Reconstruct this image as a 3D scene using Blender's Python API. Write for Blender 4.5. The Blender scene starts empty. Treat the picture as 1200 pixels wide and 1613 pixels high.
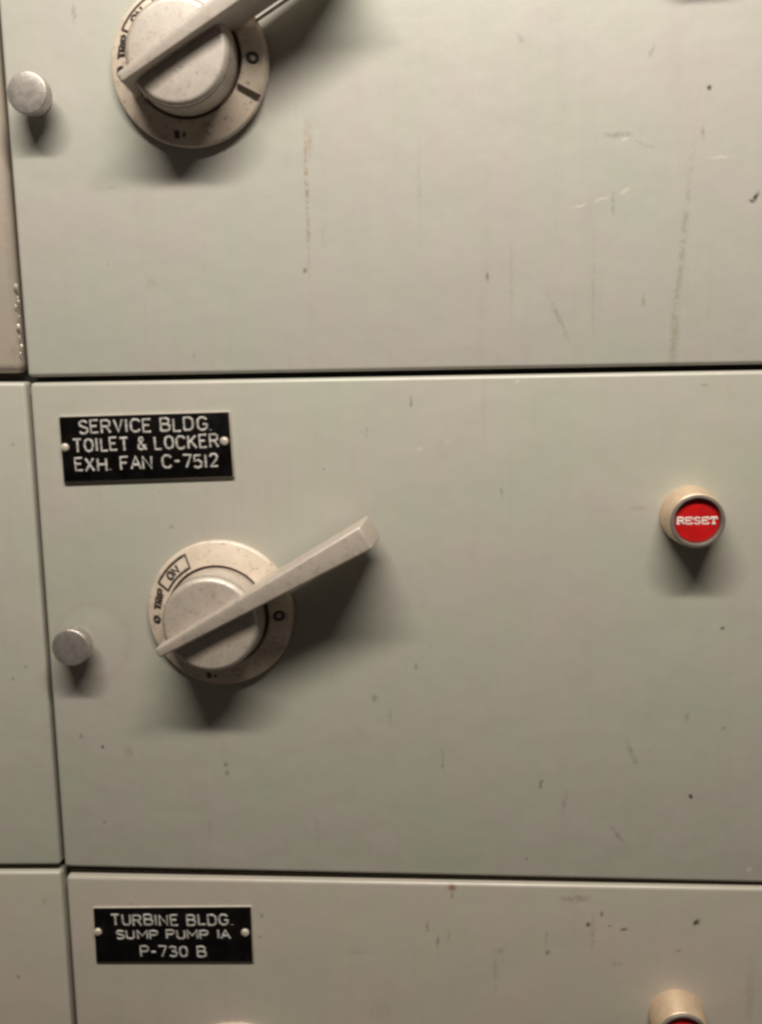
import bpy, bmesh, math, random
from mathutils import Vector, Matrix
random.seed(7)
scene = bpy.context.scene
COL = scene.collection

# ------------------------------------------------------------------ camera
U = 0.00033                      # metres per unit (a unit is about one photo pixel on the doors)
F = 1650.0
DIST = 1650.0                    # camera distance from the door plane, in units
Hv = Vector((-19200.0, 206.0, F))
Vv = Vector((253.0, 10376.0, F))
AX_R = (-Hv).normalized()
AX_D = (Vv - AX_R * Vv.dot(AX_R)).normalized()
AX_N = AX_R.cross(AX_D).normalized()

def at(px, py, dep=0.0):
    """photo point -> (x, z) in units on the plane dep units in front of the doors"""
    c = Vector((px - 600.0, py - 806.5, F))
    t = (DIST - dep) / AX_N.dot(c)
    return (t * AX_R.dot(c), -t * AX_D.dot(c))

cam_d = bpy.data.cameras.new('camera')
cam = bpy.data.objects.new('camera', cam_d)
COL.objects.link(cam)
scene.camera = cam
cam_d.sensor_fit = 'HORIZONTAL'
cam_d.sensor_width = 36.0
cam_d.lens = F / 1200.0 * 36.0
cam_d.clip_start = 0.01
cam_d.clip_end = 50.0
def w_axis(i): return Vector((AX_R[i], AX_N[i], -AX_D[i]))
R = Matrix((w_axis(0), -w_axis(1), -w_axis(2))).transposed()
cam.matrix_world = Matrix.Translation((0, -DIST * U, 0)) @ R.to_4x4()

# ------------------------------------------------------------------ light
world = bpy.data.worlds.new('World')
scene.world = world
world.use_nodes = True
bg = world.node_tree.nodes['Background']
bg.inputs[0].default_value = (1.0, 0.86, 0.68, 1)
bg.inputs[1].default_value = 0.045

ld = bpy.data.lights.new('ceiling_tube', 'AREA')
ld.shape = 'RECTANGLE'
ld.size = 0.95
ld.size_y = 0.055
ld.energy = 23.0
ld.color = (1.0, 0.93, 0.81)
lo = bpy.data.objects.new('ceiling_tube', ld)
COL.objects.link(lo)
lo.location = (-60 * U, -2050 * U, 2700 * U)
tgt = Vector((-60 * U, 0, -700 * U))
lo.rotation_euler = (tgt - lo.location).to_track_quat('-Z', 'Y').to_euler()

scene.view_settings.view_transform = 'Standard'
scene.view_settings.look = 'None'
scene.view_settings.exposure = 0.0
scene.view_settings.gamma = 1.0
scene.cycles.filter_width = 2.7

# ------------------------------------------------------------------ helpers
def link(name, bm, mat, parent=None, origin=(0, 0, 0), smooth=35):
    me = bpy.data.meshes.new(name)
    if origin != (0, 0, 0):
        bmesh.ops.translate(bm, verts=bm.verts, vec=(-origin[0], -origin[1], -origin[2]))
    bmesh.ops.recalc_face_normals(bm, faces=bm.faces)
    bm.to_mesh(me); bm.free()
    me.transform(Matrix.Scale(U, 4))
    if smooth:
        me.shade_smooth()
        me.set_sharp_from_angle(angle=math.radians(smooth))
    me.materials.append(mat)
    o = bpy.data.objects.new(name, me)
    COL.objects.link(o)
    if parent: o.parent = parent
    else: o.location = Vector(origin) * U
    return o

def thing(name, label, cat, x, z, rot=0.0, group=None):
    """Empty on the door face; local x right, z up, -y out of the door"""
    o = bpy.data.objects.new(name, None)
    o.empty_display_size = 0.01
    COL.objects.link(o)
    o.location = (x * U, 0, z * U)
    o.rotation_euler = (0, -rot, 0)
    tag(o, label, cat, group)
    return o

def tag(o, label=None, cat=None, group=None, kind=None):
    if label: o['label'] = label
    if cat: o['category'] = cat
    if group: o['group'] = group
    if kind: o['kind'] = kind

def lathe(bm, prof, seg=96, cx=0, cz=0, ripple=None):
    """prof: (radius, depth out of the door)"""
    rings = []
    for r, d in prof:
        if r <= 1e-6:
            rings.append([bm.verts.new((cx, -d, cz))])
        else:
            ring = []
            for i in range(seg):
                a = 2 * math.pi * i / seg
                rr = r * (1 + (ripple(a, d) if ripple else 0))
                ring.append(bm.verts.new((cx + rr * math.cos(a), -d, cz + rr * math.sin(a))))
            rings.append(ring)
    for a, b in zip(rings, rings[1:]):
        if len(a) == 1 and len(b) == 1: continue
        for i in range(seg):
            j = (i + 1) % seg
            if len(a) == 1: bm.faces.new((a[0], b[i], b[j]))
            elif len(b) == 1: bm.faces.new((a[i], a[j], b[0]))
            else: bm.faces.new((a[i], a[j], b[j], b[i]))

def fillet(r0, d0, r1, d1, n=6):
    """quarter round from (r0,d0) on the side to (r1,d1) on the face"""
    out = []
    for i in range(n + 1):
        t = math.pi / 2 * i / n
        out.append((r1 + (r0 - r1) * math.cos(t), d0 + (d1 - d0) * math.sin(t)))
    return out

def slab(front, back_d, front_d, bev=0, seg=4, taper=0.0):
    """prism from a polygon [(x,z)..] (seen from the front); taper grows the back"""
    bm = bmesh.new()
    cx = sum(p[0] for p in front) / len(front); cz = sum(p[1] for p in front) / len(front)
    fv = [bm.verts.new((x, -front_d, z)) for x, z in front]
    def grow(x, z):
        v = Vector((x - cx, z - cz)); l = v.length
        return (cx + v.x * (1 + taper / l), cz + v.y * (1 + taper / l))
    bv = []
    for x, z in front:
        gx, gz = grow(x, z) if taper else (x, z)
        bv.append(bm.verts.new((gx, -back_d, gz)))
    n = len(front)
    bm.faces.new(fv); bm.faces.new(list(reversed(bv)))
    for i in range(n):
        j = (i + 1) % n
        bm.faces.new((fv[i], bv[i], bv[j], fv[j]))
    if bev:
        es = [e for e in bm.edges if any(v in fv for v in e.verts)]
        bmesh.ops.bevel(bm, geom=es, offset=bev, segments=seg, profile=0.5, affect='EDGES')
    return bm

GLY = {
 'A': (.62, [[(0,0),(.31,1),(.62,0)],[(.1,.33),(.52,.33)]]),
 'B': (.58, [[(0,0),(0,1),(.36,1),(.52,.9),(.52,.63),(.36,.53),(0,.53)],[(.36,.53),(.57,.42),(.57,.12),(.4,0),(0,0)]]),
 'C': (.6, [[(.6,.8),(.46,.97),(.2,1),(.02,.8),(0,.5),(.02,.2),(.2,0),(.46,.03),(.6,.2)]]),
 'D': (.58, [[(0,0),(0,1),(.34,1),(.53,.85),(.58,.5),(.53,.15),(.34,0),(0,0)]]),
 'E': (.5, [[(.5,1),(0,1),(0,0),(.5,0)],[(0,.52),(.4,.52)]]),
 'F': (.5, [[(.5,1),(0,1),(0,0)],[(0,.52),(.4,.52)]]),
 'G': (.6, [[(.58,.82),(.44,.97),(.2,1),(.02,.8),(0,.5),(.02,.2),(.2,0),(.44,.02),(.6,.18),(.6,.45),(.36,.45)]]),
 'H': (.58, [[(0,0),(0,1)],[(.58,0),(.58,1)],[(0,.5),(.58,.5)]]),
 'I': (.06, [[(.03,0),(.03,1)]]),
 'K': (.56, [[(0,0),(0,1)],[(.55,1),(0,.4)],[(.18,.58),(.56,0)]]),
 'L': (.48, [[(0,1),(0,0),(.48,0)]]),
 'M': (.7, [[(0,0),(0,1),(.35,.3),(.7,1),(.7,0)]]),
 'N': (.58, [[(0,0),(0,1),(.58,0),(.58,1)]]),
 'O': (.62, [[(.31,1),(.08,.88),(0,.5),(.08,.12),(.31,0),(.54,.12),(.62,.5),(.54,.88),(.31,1)]]),
 'P': (.54, [[(0,0),(0,1),(.38,1),(.54,.88),(.54,.6),(.38,.47),(0,.47)]]),
 'R': (.56, [[(0,0),(0,1),(.38,1),(.53,.88),(.53,.6),(.38,.5),(0,.5)],[(.3,.5),(.56,0)]]),
 'S': (.54, [[(.52,.84),(.4,.98),(.16,1),(.02,.85),(.04,.64),(.5,.4),(.54,.18),(.4,.01),(.14,0),(0,.15)]]),
 'T': (.58, [[(0,1),(.58,1)],[(.29,1),(.29,0)]]),
 'U': (.56, [[(0,1),(0,.2),(.13,0),(.43,0),(.56,.2),(.56,1)]]),
 'V': (.58, [[(0,1),(.29,0),(.58,1)]]),
 'X': (.56, [[(0,0),(.56,1)],[(0,1),(.56,0)]]),
 '&': (.6, [[(.6,0),(.12,.7),(.16,.95),(.34,.97),(.4,.78),(.06,.38),(.04,.12),(.22,0),(.42,.08),(.6,.4)]]),
 '-': (.36, [[(.02,.5),(.34,.5)]]),
 '.': (.08, [[(.04,0),(.04,.05)]]),
 '0': (.54, [[(.27,1),(.07,.88),(0,.5),(.07,.12),(.27,0),(.47,.12),(.54,.5),(.47,.88),(.27,1)]]),
 '1': (.12, [[(.06,0),(.06,1)]]),
 '2': (.52, [[(.02,.8),(.14,.98),(.38,.99),(.5,.8),(.44,.56),(.02,0),(.52,0)]]),
 '3': (.5, [[(.02,.9),(.2,1),(.44,.92),(.46,.65),(.2,.54)],[(.2,.54),(.5,.4),(.48,.1),(.22,0),(0,.12)]]),
 '5': (.5, [[(.48,1),(.06,1),(.02,.55),(.3,.62),(.5,.45),(.48,.12),(.24,0),(0,.12)]]),
 '7': (.52, [[(0,1),(.52,1),(.2,0)]]),
 ' ': (.22, []),
}
def text_polys(s, h, cx, cz, width=None, gap=.24, wob=0.0):
    """strokes of a line of engraved capitals centred on cx with baseline cz"""
    adv = []; x = 0
    for ch in s:
        w, st = GLY[ch]
        adv.append((x, st)); x += w + gap
    x -= gap
    sx = (width / x) if width else h
    out = []
    for x0, st in adv:
        jx = random.uniform(-wob, wob); jz = random.uniform(-wob, wob)
        for pl in st:
            out.append([(cx - x * sx / 2 + (x0 + a) * sx + jx, cz + b * h + jz) for a, b in pl])
    return out
def strokes(name, polys, r, depth, mat, parent, flat=0.35):
    cu = bpy.data.curves.new('stroke', 'CURVE')
    cu.dimensions = '3D'; cu.bevel_depth = r; cu.bevel_resolution = 2; cu.use_fill_caps = True
    for pl in polys:
        sp = cu.splines.new('POLY'); sp.points.add(len(pl) - 1)
        for p, q in zip(sp.points, pl): p.co = (q[0], 0, q[1], 1)
    tmp = bpy.data.objects.new('stroke', cu)
    COL.objects.link(tmp)
    dg = bpy.context.evaluated_depsgraph_get()
    me = bpy.data.meshes.new_from_object(tmp.evaluated_get(dg), depsgraph=dg)
    bpy.data.objects.remove(tmp); bpy.data.curves.remove(cu)
    me.name = name
    me.transform(Matrix.Translation((0, -depth * U, 0)) @ Matrix.Diagonal((U, U * flat, U, 1)))
    me.shade_smooth()
    me.materials.clear(); me.materials.append(mat)
    o = bpy.data.objects.new(name, me)
    COL.objects.link(o); o.parent = parent
    return o

# ------------------------------------------------------------------ materials
class NT:
    def __init__(s, name):
        s.m = bpy.data.materials.new(name); s.m.use_nodes = True
        s.t = s.m.node_tree; s.n = s.t.nodes; s.b = s.n['Principled BSDF']
    def new(s, kind, **kw):
        n = s.n.new(kind)
        for k, v in kw.items(): setattr(n, k, v)
        return n
    def l(s, a, b): s.t.links.new(a, b)
    def noise(s, vec, scale, detail=3, rough=.55):
        n = s.new('ShaderNodeTexNoise'); n.inputs['Scale'].default_value = scale
        n.inputs['Detail'].default_value = detail; n.inputs['Roughness'].default_value = rough
        s.l(vec, n.inputs['Vector']); return n.outputs['Fac']
    def rng(s, val, a, b, c=0., d=1., smooth=True):
        n = s.new('ShaderNodeMapRange')
        if smooth: n.interpolation_type = 'SMOOTHSTEP'
        for i, v in enumerate((a, b, c, d)): n.inputs[i + 1].default_value = v
        s.l(val, n.inputs[0]); return n.outputs[0]
    def mul(s, a, b, op='MULTIPLY'):
        n = s.new('ShaderNodeMath', operation=op)
        for i, v in enumerate((a, b)):
            if isinstance(v, (int, float)): n.inputs[i].default_value = v
            else: s.l(v, n.inputs[i])
        return n.outputs[0]
    def mix(s, fac, a, b):
        n = s.new('ShaderNodeMix', data_type='RGBA')
        if isinstance(fac, (int, float)): n.inputs[0].default_value = fac
        else: s.l(fac, n.inputs[0])
        for i, v in ((6, a), (7, b)):
            if isinstance(v, tuple): n.inputs[i].default_value = (*v, 1)
            else: s.l(v, n.inputs[i])
        return n.outputs[2]
    def scaled(s, vec, sc):
        n = s.new('ShaderNodeMapping'); n.inputs['Scale'].default_value = sc
        s.l(vec, n.inputs['Vector']); return n.outputs[0]

DARK = (.035, .028, .02); RUST = (.16, .07, .03); FAINT = (.17, .15, .12); PALE = (.62, .58, .5); OLIVE = (.24, .23, .15)
def door_material(name, marks, rings=(), seed=0.0, tone=(1, 1, 1)):
    """aged grey green enamel; marks: (x, z, rx, rz, angle, colour, strength) in units from the door's origin"""
    k = NT(name)
    tc = k.new('ShaderNodeTexCoord'); mp = k.new('ShaderNodeMapping')
    mp.inputs['Location'].default_value = (seed, seed * .37, seed * 1.7)
    mp.inputs['Scale'].default_value = (1 / U / 100,) * 3            # 1 = a hundred units
    k.l(tc.outputs['Object'], mp.inputs['Vector']); v = mp.outputs[0]
    pure = k.scaled(tc.outputs['Object'], (1 / U,) * 3)
    big = k.noise(v, .55, 3); mid = k.noise(v, 1.6, 4); fine = k.noise(v, 22, 4, .7)
    streak = k.noise(k.scaled(v, (5.5, 1, .35)), 1.0, 4, .6)
    c = k.mix(k.rng(big, .36, .64), (.402, .406, .350), (.430, .398, .366))
    c = k.mix(k.mul(k.rng(mid, .42, .68), .45), c, (.380, .386, .325))
    c = k.mix(k.mul(k.rng(streak, .50, .72), .13), c, (.35, .32, .265))
    c = k.mix(k.mul(k.rng(k.noise(k.scaled(v, (2.6, 1, .22)), 1.0, 3), .54, .68), .10), c, (.47, .43, .37))
    c = k.mix(k.mul(k.rng(fine, .55, .8), .22), c, (.30, .28, .235))
    # scattered pin-head specks and small chips
    for sc, thr, st in ((2.3, .035, .75), (5.2, .030, .5)):
        vo = k.new('ShaderNodeTexVoronoi'); vo.inputs['Scale'].default_value = sc
        k.l(k.scaled(v, (1, 1, .55)), vo.inputs['Vector'])
        pick = k.rng(k.noise(k.scaled(v, (.9, .9, .9)), 1.3, 1), .50, .62)
        c = k.mix(k.mul(k.mul(k.rng(vo.outputs['Distance'], thr, thr * .35), pick), st), c, (.11, .08, .05))
    # distorted coordinates for the individual marks
    dn = k.new('ShaderNodeTexNoise'); dn.inputs['Scale'].default_value = 0.11; dn.inputs['Detail'].default_value = 3
    k.l(pure, dn.inputs['Vector'])
    vm = k.new('ShaderNodeVectorMath', operation='MULTIPLY_ADD')
    k.l(dn.outputs['Color'], vm.inputs[0]); vm.inputs[1].default_value = (7, 0, 7)
    ad = k.new('ShaderNodeVectorMath', operation='ADD'); k.l(pure, ad.inputs[0]); ad.inputs[1].default_value = (-3.5, 0, -3.5)
    k.l(ad.outputs[0], vm.inputs[2]); dv = vm.outputs[0]
    patch = k.rng(k.noise(pure, .16, 3, .7), .38, .56)
    for (x, z, rx, rz, ang, col, st) in marks:
        m = k.new('ShaderNodeMapping', vector_type='TEXTURE')
        m.inputs['Location'].default_value = (x, 0, z)
        m.inputs['Rotation'].default_value = (0, -math.radians(ang), 0)
        m.inputs['Scale'].default_value = (rx, 1e4, rz)
        k.l(dv, m.inputs['Vector'])
        ln = k.new('ShaderNodeVectorMath', operation='LENGTH'); k.l(m.outputs[0], ln.inputs[0])
        f = k.rng(ln.outputs['Value'], 1.3, .1, 0, st)
        if max(rx, rz) > 9: f = k.mul(f, patch)
        c = k.mix(f, c, col)
    for (x, z, r, w, col, st) in rings:
        m = k.new('ShaderNodeVectorMath', operation='SUBTRACT'); k.l(pure, m.inputs[0]); m.inputs[1].default_value = (x, 0, z)
        m2 = k.new('ShaderNodeVectorMath', operation='MULTIPLY'); k.l(m.outputs[0], m2.inputs[0]); m2.inputs[1].default_value = (1, 0, 1)
        ln = k.new('ShaderNodeVectorMath', operation='LENGTH'); k.l(m2.outputs[0], ln.inputs[0])
        d = k.mul(k.mul(ln.outputs['Value'], r, 'SUBTRACT'), 0, 'ADD')
        ab = k.new('ShaderNodeMath', operation='ABSOLUTE'); k.l(d, ab.inputs[0])
        c = k.mix(k.mul(k.rng(ab.outputs[0], w, 0, 0, st), patch), c, col)
    hs = k.new('ShaderNodeVectorMath', operation='MULTIPLY'); hs.inputs[1].default_value = tone   # colour multiplier of this door
    k.l(c, hs.inputs[0]); c = hs.outputs[0]
    k.l(c, k.b.inputs['Base Color'])
    k.l(k.rng(mid, .3, .7, .38, .50, False), k.b.inputs['Roughness'])
    k.b.inputs['Specular IOR Level'].default_value = .95
    bp = k.new('ShaderNodeBump'); bp.inputs['Strength'].default_value = .22; bp.inputs['Distance'].default_value = .0004
    hgt = k.mul(k.mul(k.noise(v, 9, 3, .6), .6), k.mul(k.noise(v, 1.1, 2), 6.0), 'ADD')
    k.l(hgt, bp.inputs['Height']); k.l(bp.outputs[0], k.b.inputs['Normal'])
    return k.m

def simple(name, col, col2, rough=.5, scale=30, metal=0., bump=.1, spec=.5, dirt=None, dirt_amt=.5):
    k = NT(name)
    tc = k.new('ShaderNodeTexCoord'); v = k.scaled(tc.outputs['Object'], (1 / U / 100,) * 3)
    c = k.mix(k.rng(k.noise(v, scale / 10, 4), .35, .65), col, col2)
    if dirt:
        c = k.mix(k.mul(k.rng(k.noise(v, scale / 4, 5, .75), .54, .70), dirt_amt), c, dirt)
    k.l(c, k.b.inputs['Base Color'])
    k.l(k.rng(k.noise(v, scale / 5, 3), .3, .7, rough - .06, rough + .08, False), k.b.inputs['Roughness'])
    k.b.inputs['Metallic'].default_value = metal
    k.b.inputs['Specular IOR Level'].default_value = spec
    bp = k.new('ShaderNodeBump'); bp.inputs['Strength'].default_value = bump; bp.inputs['Distance'].default_value = .0003
    k.l(k.noise(v, scale / 2, 4, .65), bp.inputs['Height']); k.l(bp.outputs[0], k.b.inputs['Normal'])
    return k.m

M_PLASTIC = simple('aged_cream_moulding', (.66, .55, .45), (.59, .485, .39), .42, 40, spec=.9, bump=.14, dirt=(.17, .11, .065), dirt_amt=.9)
M_PLASTIC.node_tree.nodes['Principled BSDF'].inputs['IOR'].default_value = 1.75
M_LEVER = simple('aged_cream_lever', (.43, .36, .305), (.375, .315, .265), .50, 60, spec=1.0, bump=.18, dirt=(.15, .10, .06), dirt_amt=.85)
M_LEVER.node_tree.nodes['Principled BSDF'].inputs['IOR'].default_value = 2.05
M_KNOB = simple('worn_alloy', (.58, .53, .50), (.44, .40, .38), .42, 90, metal=.8, bump=.4, dirt=(.16, .13, .11), dirt_amt=.5)
M_BEZEL = simple('yellowed_bezel', (.80, .61, .44), (.70, .54, .39), .38, 60, metal=.55, bump=.1, dirt=(.3, .2, .13), dirt_amt=.3)
M_RIM = simple('dull_grey_rim', (.24, .215, .19), (.19, .17, .15), .45, 60, metal=.3, bump=.2)
M_RED = simple('red_cap', (.60, .010, .012), (.50, .008, .010), .32, 50, bump=.05)
M_WHITE = simple('white_inlay', (.80, .77, .72), (.72, .69, .64), .6, 60, bump=.1)
M_ENGR = simple('engraved_white', (.60, .57, .54), (.30, .28, .27), .6, 160, bump=.2, dirt=(.09, .08, .075), dirt_amt=.8)
M_PLATE = simple('black_laminate', (.003, .0025, .0025), (.006, .005, .005), .3, 30, bump=.05, spec=.2)
M_CORE = simple('laminate_edge', (.50, .45, .39), (.42, .38, .33), .5, 60)
M_SCREW = simple('screw_head', (.66, .58, .50), (.50, .44, .37), .35, 120, metal=.25, bump=.3, dirt=(.2, .12, .07), dirt_amt=.5)
M_INK = simple('faded_black_paint', (.02, .014, .011), (.06, .042, .032), .6, 120)
M_VOID = simple('dark_steel', (.02, .017, .014), (.03, .025, .02), .7, 30)
M_FLAKE = simple('bare_chip', (.75, .70, .62), (.62, .56, .48), .35, 120, metal=.3)

# ------------------------------------------------------------------ cabinet and doors
bm = slab([(-1500, -1700), (1500, -1700), (1500, 1300), (-1500, 1300)], -330, -34)
fr = link('cabinet_frame', bm, M_VOID, smooth=0); tag(fr, kind='structure')

def door(corners, label, marks_px=(), rings_px=(), seed=0., dep=0., bev=7.0, tone=(1.035, 1.035, 1.02)):
    pts = [at(x, y) for x, y in corners]                         # top left, top right, bottom right, bottom left
    ox, oz = pts[3]
    ms = []
    for (px, py, rx, ry, ang, col, st) in marks_px:
        x, z = at(px, py); ms.append((x - ox, z - oz, rx, ry, ang, col, st))
    rs = []
    for (px, py, r, w, col, st) in rings_px:
        x, z = at(px, py); rs.append((x - ox, z - oz, r, w, col, st))
    mat = door_material('door_enamel', ms, rs, seed, tone)
    bm = slab([pts[3], pts[2], pts[1], pts[0]], dep - 30, dep, bev=bev, seg=5)
    o = link('cabinet_door', bm, mat, origin=(ox, 0, oz), smooth=50)
    tag(o, label, 'cabinet door', 'enamelled cabinet doors')
    return o

up_marks = [
 (483, 310, 3.4, 120, 0, (.27, .17, .10), .75), (480, 425, 4, 5, 0, RUST, .75), (486, 215, 7, 30, 0, (.30, .19, .13), .5),
 (1118, 137, 5, 4.5, 30, DARK, 1.0), (1191, 309, 4, 9, -25, DARK, .95), (1184, 316, 4, 3, 0, DARK, .8),
 (913, 324, 14, 2.2, 7, PALE, .9), (950, 312, 20, 2.0, 16, PALE, .7), (1135, 246, 22, 2.6, 2, PALE, .6),
 (984, 300, 9, 4, 30, PALE, .5), (985, 218, 6, 3.5, 0, PALE, .5),
 (1070, 440, 6, 230, -5, OLIVE, .5), (1064, 540, 7, 50, -3, OLIVE, .45), (978, 210, 34, 5, 0, FAINT, .5),
 (1026, 80, 3, 12, -25, FAINT, .7), (1108, 208, 4, 12, 0, FAINT, .5), (1014, 475, 4, 14, 0, RUST, .28),
 (1020, 228, 22, 4, -22, FAINT, .45), (966, 320, 3, 26, 0, FAINT, .45), (768, 435, 2.4, 9, 0, FAINT, .8),
 (508, 375, 2.5, 14, 0, FAINT, .4), (238, 446, 9, 12, 0, OLIVE, .45), (305, 560, 2.5, 14, 10, FAINT, .5),
 (880, 500, 4, 50, 25, FAINT, .35), (660, 300, 3, 90, 0, FAINT, .2), (115, 20, 4, 14, 0, FAINT, .5),
 (805, 440, 3, 80, 0, FAINT, .18), (935, 450, 3, 100, 0, FAINT, .2), (180, 295, 24, 3, 4, FAINT, .3), (820, 60, 4, 14, 20, FAINT, .45)]
mid_marks = [
 (647, 634, 2.6, 12, 0, FAINT, .9), (577, 680, 2.6, 10, 0, FAINT, .45), (790, 775, 2.2, 16, 0, FAINT, .6),
 (661, 707, 5, 4, 0, PALE, .5), (705, 695, 5, 4, 0, PALE, .35), (1138, 990, 3.5, 3.5, 0, DARK, .75),
 (1088, 1255, 5, 5, 0, DARK, 1.0), (852, 1236, 3, 10, -10, DARK, .8), (697, 1198, 2.6, 22, 0, DARK, .55),
 (356, 1205, 4, 5, 0, DARK, .55), (358, 1218, 4, 5, 0, DARK, .45), (162, 1177, 3.5, 3.5, 0, DARK, .8),
 (203, 1185, 10, 12, 0, FAINT, .4), (128, 1160, 4, 6, 0, FAINT, .5), (165, 1295, 3, 4, 0, DARK, .4),
 (996, 1190, 5, 28, 22, FAINT, .5), (972, 1315, 5, 20, 35, FAINT, .5), (655, 1050, 4, 8, 0, FAINT, .5),
 (590, 1100, 6, 8, 0, FAINT, .5), (330, 1302, 2.5, 12, 0, FAINT, .5), (1082, 1130, 5, 9, 0, RUST, .25),
 (1140, 1148, 5, 5, 0, FAINT, .5), (615, 1130, 3, 18, 0, FAINT, .4), (890, 1262, 4, 24, -12, FAINT, .35),
 (1180, 1370, 5, 5, 0, PALE, .6), (1005, 800, 16, 5, 0, FAINT, .3), (270, 830, 5, 4, 0, FAINT, .5),
 (760, 640, 3, 60, 0, FAINT, .15), (1110, 606, 8, 3, 0, OLIVE, .5), (500, 1310, 4, 30, 0, FAINT, .25), (815, 600, 4, 4, 0, PALE, .5)]
low_marks = [
 (712, 1398, 8, 7, 0, (.24, .12, .055), .9), (712, 1410, 4, 8, 0, RUST, .4), (926, 1456, 4.5, 6, 0, DARK, .9),
 (948, 1440, 4, 6, 0, DARK, .6), (960, 1458, 3, 3, 0, DARK, .6), (982, 1464, 7, 3.2, 12, DARK, .75),
 (1096, 1453, 5, 8, -30, DARK, .95), (1068, 1497, 8, 2.5, 0, DARK, .35), (788, 1497, 12, 7, 20, OLIVE, .5),
 (862, 1500, 5, 5, 0, DARK, .6), (860, 1478, 3, 16, 0, FAINT, .5), (673, 1460, 3, 13, 0, FAINT, .8),
 (689, 1482, 3, 16, 0, FAINT, .7), (707, 1475, 3, 16, 0, FAINT, .5), (780, 1530, 5, 45, 0, OLIVE, .4),
 (905, 1415, 28, 8, 0, FAINT, .5), (933, 1470, 5, 40, 0, FAINT, .35), (970, 1518, 14, 3, 0, FAINT, .4),
 (412, 1442, 3.5, 5, 0, FAINT, .8), (410, 1475, 4, 4, 0, FAINT, .6), (560, 1500, 40, 3, 0, FAINT, .2),
 (1180, 1560, 8, 60, 0, (.30, .24, .21), .4), (600, 1590, 40, 25, 0, OLIVE, .2), (206, 1424, 4, 3, 0, (.3, .09, .05), .5)]

door([(-44, -500), (1620, -515), (1620, 566), (42, 594)],
     'upper grey green enamelled door with a brown rust run below its rotary handle', up_marks, seed=1.3, dep=-3, tone=(1.18, 1.18, 1.21))
door([(46, 603), (1620, 576), (1620, 1402), (101, 1367)],
     'middle grey green enamelled door, full height in view, between the two horizontal seams', mid_marks,
     [(146, 1010, 64, 12, (.37, .29, .25), .38)], seed=5.1)
door([(104, 1380), (1620, 1406), (1620, 2300), (168, 2300)],
     'lowest grey green enamelled door under the lower seam, orange rust fleck on its top edge', low_marks, seed=9.4, dep=2, tone=(.99, .93, .90))
dl = door([(-600, -500), (-54, -500), (33, 588), (-600, 590)],
     'narrow sliver of door at the upper left edge with chipped paint along its right side', [(20, 560, 6, 20, 0, OLIVE, .4), (10, 400, 5, 120, 0, FAINT, .25)], seed=13.7, dep=-4, bev=16, tone=(.98, .87, .82))  # darker tone paints in the shading of the rounded edge at the seam
door([(-600, 603), (39, 602), (95, 1364), (-600, 1366)],
     'door at the left edge beside the middle door, plain and without fittings', [(20, 700, 4, 4, 0, RUST, .3), (40, 1050, 5, 4, 0, FAINT, .4), (20, 1070, 4, 4, 0, FAINT, .5)], seed=17.2)
door([(-600, 1374), (95.5, 1373), (159, 2300), (-600, 2300)],
     'door at the bottom left corner beside the pump nameplate door', [(29, 1538, 5, 4, 0, DARK, .4), (70, 1420, 5, 8, 0, RUST, .2)], seed=21.9, dep=2, tone=(.99, .93, .90))

# chipped paint on the edge of the upper left door
bm = bmesh.new()
ox, oy, oz = [c / U for c in dl.location]
for px, py, r in ((24, 450, 3.6), (27, 468, 1.8), (28, 474, 2.2), (24, 482, 2.0), (29, 498, 1.6), (28, 514, 3.0), (30, 530, 1.7), (33, 545, 2.2), (31, 556, 1.6)):
    x, z = at(px, py)
    vs = bmesh.ops.create_icosphere(bm, subdivisions=2, radius=r)['verts']
    for v in vs:
        v.co *= random.uniform(.8, 1.2); v.co.y *= .5; v.co.z *= 1.3
        v.co += Vector((x - ox - 1, 5.0, z - oz))
o = link('paint_flakes', bm, M_FLAKE, dl); tag(o, 'pale flakes where the paint is chipped')

# ------------------------------------------------------------------ rotary handles
def arc_pts(r, a0, a1, n, cx=0, cz=0):
    return [(cx + r * math.cos(math.radians(a0 + (a1 - a0) * i / n)), cz + r * math.sin(math.radians(a0 + (a1 - a0) * i / n))) for i in range(n + 1)]
def arc_text(s, r, a_mid, h, sx, gap=.24):
    """letters standing on a circle, reading clockwise"""
    tot = sum(GLY[c][0] + gap for c in s) - gap
    x = -tot / 2; out = []
    for ch in s:
        w, st = GLY[ch]
        for pl in st:
            q = []
            for a, b in pl:
                th = math.radians(a_mid) - (x + a) * sx / r
                rr = r + b * h
                q.append((rr * math.cos(th), rr * math.sin(th)))
            out.append(q)
        x += w + gap
    return out
def cone_d(r): return 17.5 + (107 - r) / 14 * 4.5            # height of the dial ring at radius r

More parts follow.
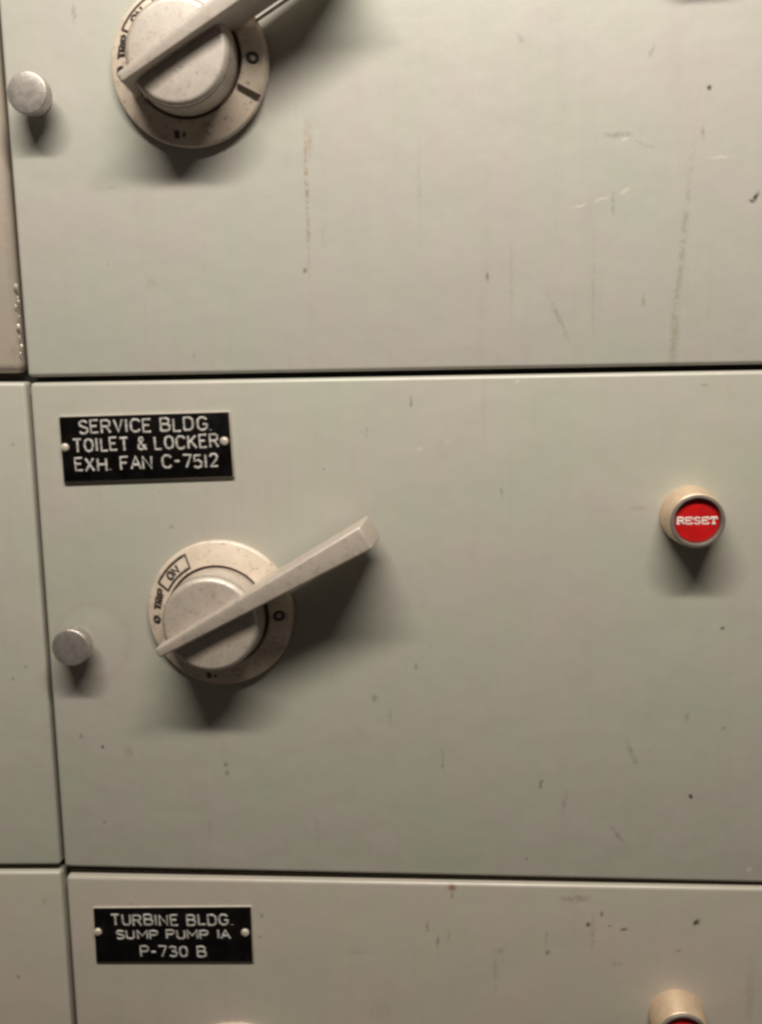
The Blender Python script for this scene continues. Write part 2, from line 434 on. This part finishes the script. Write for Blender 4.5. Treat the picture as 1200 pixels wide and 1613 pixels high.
def handle(x, z, lever_deg, label, R0=121, shift=0.0):
    t = thing('rotary_handle', label, 'handle', x, z, 0, 'rotary disconnect handles')
    s = 1.0
    # dial: a shallow ring with a sunk well for the knob
    bm = bmesh.new()
    lathe(bm, [(0, 0), (R0 - 3, 0), (R0, 3)] + fillet(R0, 9, R0 - 5, 14, 5) +
          [(86, 31), (84, 31), (83.5, 13), (0, 13)], 128)
    dial = link('dial', bm, M_PLASTIC, t, smooth=30)
    # raised pad on the right of the ring
    bm = bmesh.new()
    a0, a1, n = -25, 24, 16
    lay = []
    for r, d in ((85, 16), (85, 36), (87, 37.5), (R0 - 6, 22.5), (R0 - 3, 19), (R0 - .5, 8)):
        lay.append([bm.verts.new((r * math.cos(math.radians(a0 + (a1 - a0) * i / n)), -d, r * math.sin(math.radians(a0 + (a1 - a0) * i / n)))) for i in range(n + 1)])
    for p, q in zip(lay, lay[1:]):
        for i in range(n): bm.faces.new((p[i], p[i + 1], q[i + 1], q[i]))
    for i in (0, n): bm.faces.new([l[i] for l in lay])
    link('stop_pad', bm, M_PLASTIC, dial, smooth=30)
    # faded lettering on the ring
    def on_cone(name, polys, rad, extra=0.0):
        """lettering laid on the sloping ring"""
        o = strokes(name, polys, rad, 0, M_INK, dial, .9)
        for v in o.data.vertices:
            r = math.hypot(v.co.x, v.co.z) / U
            v.co.y -= (14 + (R0 - 5 - r) / (R0 - 91) * 17 + extra - .2) * U
    box = arc_pts(112, 152, 118, 10) + arc_pts(90, 118, 152, 10)
    on_cone('lettering', arc_text('ON', 95, 136, 12, 14) + [box + box[:1]], 2.3)
    on_cone('lettering', arc_text('TRIP', 95, 165, 12, 12), 2.5)
    on_cone('lettering', arc_text('O', 98, 184, 11, 14), 2.7)
    on_cone('lettering', [arc_pts(6.5, 0, 360, 14, 101, 0)], 2.8, 7.5)
    on_cone('lettering', text_polys('R', 9, -22, -108) + [[(-13, -106), (-9, -101)]], 2.2)
    # knob
    bm = bmesh.new()
    lathe(bm, [(81, 10), (79.5, 30), (77.5, 78)] + fillet(77, 75, 67.5, 87, 8) + [(40, 88.5), (0, 89)], 128)
    kn = link('knob', bm, M_LEVER, t, smooth=40)
    # lever: a deep tapering fin across the knob, running on to the upper right
    L0, L1 = -88, 290
    w0, w1 = 8.0, 20.0
    off = 3.0 + shift
    bm = slab([(L0, off - w0), (L1, off - w1), (L1, off + w1), (L0, off + w0)], 30, 111, bev=4.0, seg=4, taper=6.0)
    lv = link('lever', bm, M_LEVER, t, smooth=40)
    lv.rotation_euler = (0, -math.radians(lever_deg), 0)
    bm = slab([(118 * s, -14), (L1 - 30, -19), (L1 - 30, -16), (118 * s, -11)], 24, 31, bev=1)
    # thin lip along the lower back edge of the lever
    link('lip', bm, M_LEVER, lv, smooth=40)
    return t

mx, mz = at(347, 966, 12)
tx, tz = at(298, 100, 12)
handle(mx, mz, 28.7, 'cream rotary handle on the middle door, whole lever pointing up to the right')
handle(tx, tz, 31.8, 'cream rotary handle at the top of the photo, upper half cut off by the frame', shift=4.0)
bx, bz = at(376, 1714, 12)
handle(bx, bz, -20, 'rotary handle at the bottom edge, only its top rim peeping in')

# ------------------------------------------------------------------ reset buttons
def reset_button(x, z, label, rot=0.):
    t = thing('reset_button', label, 'push button', x, z, 0, 'red reset push buttons')
    bm = bmesh.new()
    lathe(bm, [(46, 0), (46.5, 4), (45.5, 25)] + fillet(42, 55, 40, 58, 4) + [(38, 58), (38, 20), (0, 20)], 96)
    link('bezel', bm, M_BEZEL, t)
    bm = bmesh.new()
    lathe(bm, [(40.4, 50)] + fillet(40.4, 60, 39, 62.5, 4) + [(36, 62.5), (34.5, 60), (34.3, 44), (30, 44)], 96)
    link('rim', bm, M_RIM, t)
    bm = bmesh.new()
    lathe(bm, [(34, 44)] + fillet(34, 53.0, 31, 55.0, 5) + [(20, 55.8), (0, 56)], 96)
    cap = link('cap', bm, M_RED, t)
    h = 9.5
    polys = []
    wid = 58; n = 5; cw = 9.2; gap = (wid - n * cw) / (n - 1)
    for i, ch in enumerate('RESET'):
        w, st = GLY[ch]; x0 = -wid / 2 + i * (cw + gap)
        for pl in st: polys.append([(x0 + a / w * cw, -h / 2 + b * h) for a, b in pl])
        if ch in 'R': polys += [[(x0 - 1.2, -h / 2), (x0 + 3, -h / 2)], [(x0 - 1.2, h / 2), (x0 + 3, h / 2)]]
        if ch == 'E': polys += [[(x0 + cw, -h / 2), (x0 + cw, -h / 2 + 2.6)], [(x0 + cw, h / 2), (x0 + cw, h / 2 - 2.6)]]
        if ch == 'T': polys += [[(x0 + cw / 2 - 2.6, -h / 2), (x0 + cw / 2 + 2.6, -h / 2)], [(x0, h / 2), (x0, h / 2 - 2.6)], [(x0 + cw, h / 2), (x0 + cw, h / 2 - 2.6)]]
    o = strokes('lettering', polys, 1.5, 55.7, M_WHITE, cap, .35)
    return t
rx, rz = at(1099, 821, 60)
reset_button(rx, rz, 'red RESET push button with yellowed bezel on the right of the middle door')
reset_button(rx + (tx - mx), rz + (tz - mz) + 9, 'reset button above the frame whose shadow just touches the top right of the upper door')
lx, lz = at(1076, 1634, 60)
reset_button(lx, lz, 'reset button at the bottom right edge, mostly its pale cream bezel showing')

# ------------------------------------------------------------------ latch knobs
def latch_knob(x, z, label, seed):
    t = thing('latch_knob', label, 'knob', x, z, 0, 'small round latch knobs')
    bm = bmesh.new()
    lathe(bm, [(0, 0), (20, 0), (20, 2), (13, 3), (12, 24), (0, 24)], 48)
    link('stem', bm, M_KNOB, t)
    bm = bmesh.new()
    kn = lambda a, d: (.018 * math.sin(36 * a) if 22 < d < 42 else 0)
    lathe(bm, [(0, 20), (27, 20), (30.5, 23), (31, 30), (31, 42)] + fillet(31, 43, 29, 46, 4) + [(14, 46.6), (0, 46.8)], 144, ripple=kn)
    h = link('head', bm, M_KNOB, t, smooth=40)
    h.rotation_euler = (0, seed, 0)
    return t
kx, kz = at(110, 1021, 46)
latch_knob(kx, kz, 'small grey round knob left of the rotary handle on the middle door', .4)
kx, kz = at(42, 145, 46)
latch_knob(kx, kz, 'small pale round knob left of the rotary handle on the upper door', 1.3)

# ------------------------------------------------------------------ nameplates
def nameplate(corners, lines, screws, label):
    P = [at(x, y, 6) for x, y in corners]                        # tl, tr, br, bl
    cx = sum(p[0] for p in P) / 4; cz = sum(p[1] for p in P) / 4
    ang = math.atan2(P[1][1] - P[0][1], P[1][0] - P[0][0])
    t = thing('nameplate', label, 'nameplate', cx, cz, ang, 'engraved black nameplates')
    ca, sa = math.cos(-ang), math.sin(-ang)
    def loc(p):
        dx, dz = p[0] - cx, p[1] - cz
        return (dx * ca - dz * sa, dx * sa + dz * ca)
    Q = [loc(p) for p in P]
    fr = [Q[3], Q[2], Q[1], Q[0]]
    gr = [(x + math.copysign(1.6, x), z + math.copysign(1.6, z)) for x, z in fr]
    link('plate_core', slab(gr, 0.2, 4.6, bev=.8, seg=2), M_CORE, t)
    link('plate_face', slab(fr, 4.0, 6.6, bev=1.0, seg=2), M_PLATE, t)
    polys = []
    for (s, x0, x1, yb, yt) in lines:
        a, b = loc(at(x0, yb[0], 7)), loc(at(x1, yb[1], 7))
        h = (yb[0] - yt)
        pl = text_polys(s, h, 0, 0, width=b[0] - a[0], wob=1.0)
        sl = math.atan2(b[1] - a[1], b[0] - a[0]); mx_, mz_ = (a[0] + b[0]) / 2, (a[1] + b[1]) / 2
        for q in pl: polys.append([(mx_ + u * math.cos(sl) - w * math.sin(sl), mz_ + u * math.sin(sl) + w * math.cos(sl)) for u, w in q])
    strokes('lettering', polys, 1.95, 6.7, M_ENGR, t, .3)
    for px, py in screws:
        u, w = loc(at(px, py, 8))
        bm = bmesh.new()
        lathe(bm, [(7.2, 6)] + fillet(7.2, 7.5, 1.5, 11.5, 5) + [(0, 11.7)], 24, cx=u, cz=w)
        link('screw', bm, M_SCREW, t)
    return t
nameplate([(93, 657), (360, 649), (367, 750), (101, 759)],
          [('SERVICE BLDG.', 125, 333, (683, 677), 663), ('TOILET & LOCKER', 117, 343, (712, 704), 692), ('EXH. FAN C-7512', 119, 344, (742, 735), 722)],
          [(102, 705), (353, 695)], 'black engraved nameplate reading SERVICE BLDG. on the middle door above the handle')
nameplate([(147, 1432), (395, 1430), (398, 1516), (152, 1516)],
          [('TURBINE BLDG.', 176, 366, (1458, 1458), 1439), ('SUMP PUMP 1A', 184, 363, (1479, 1479), 1464), ('P-730 B', 222, 324, (1508, 1508), 1489)],
          [(154, 1469), (386, 1470)], 'black engraved nameplate reading TURBINE BLDG. on the lowest door')
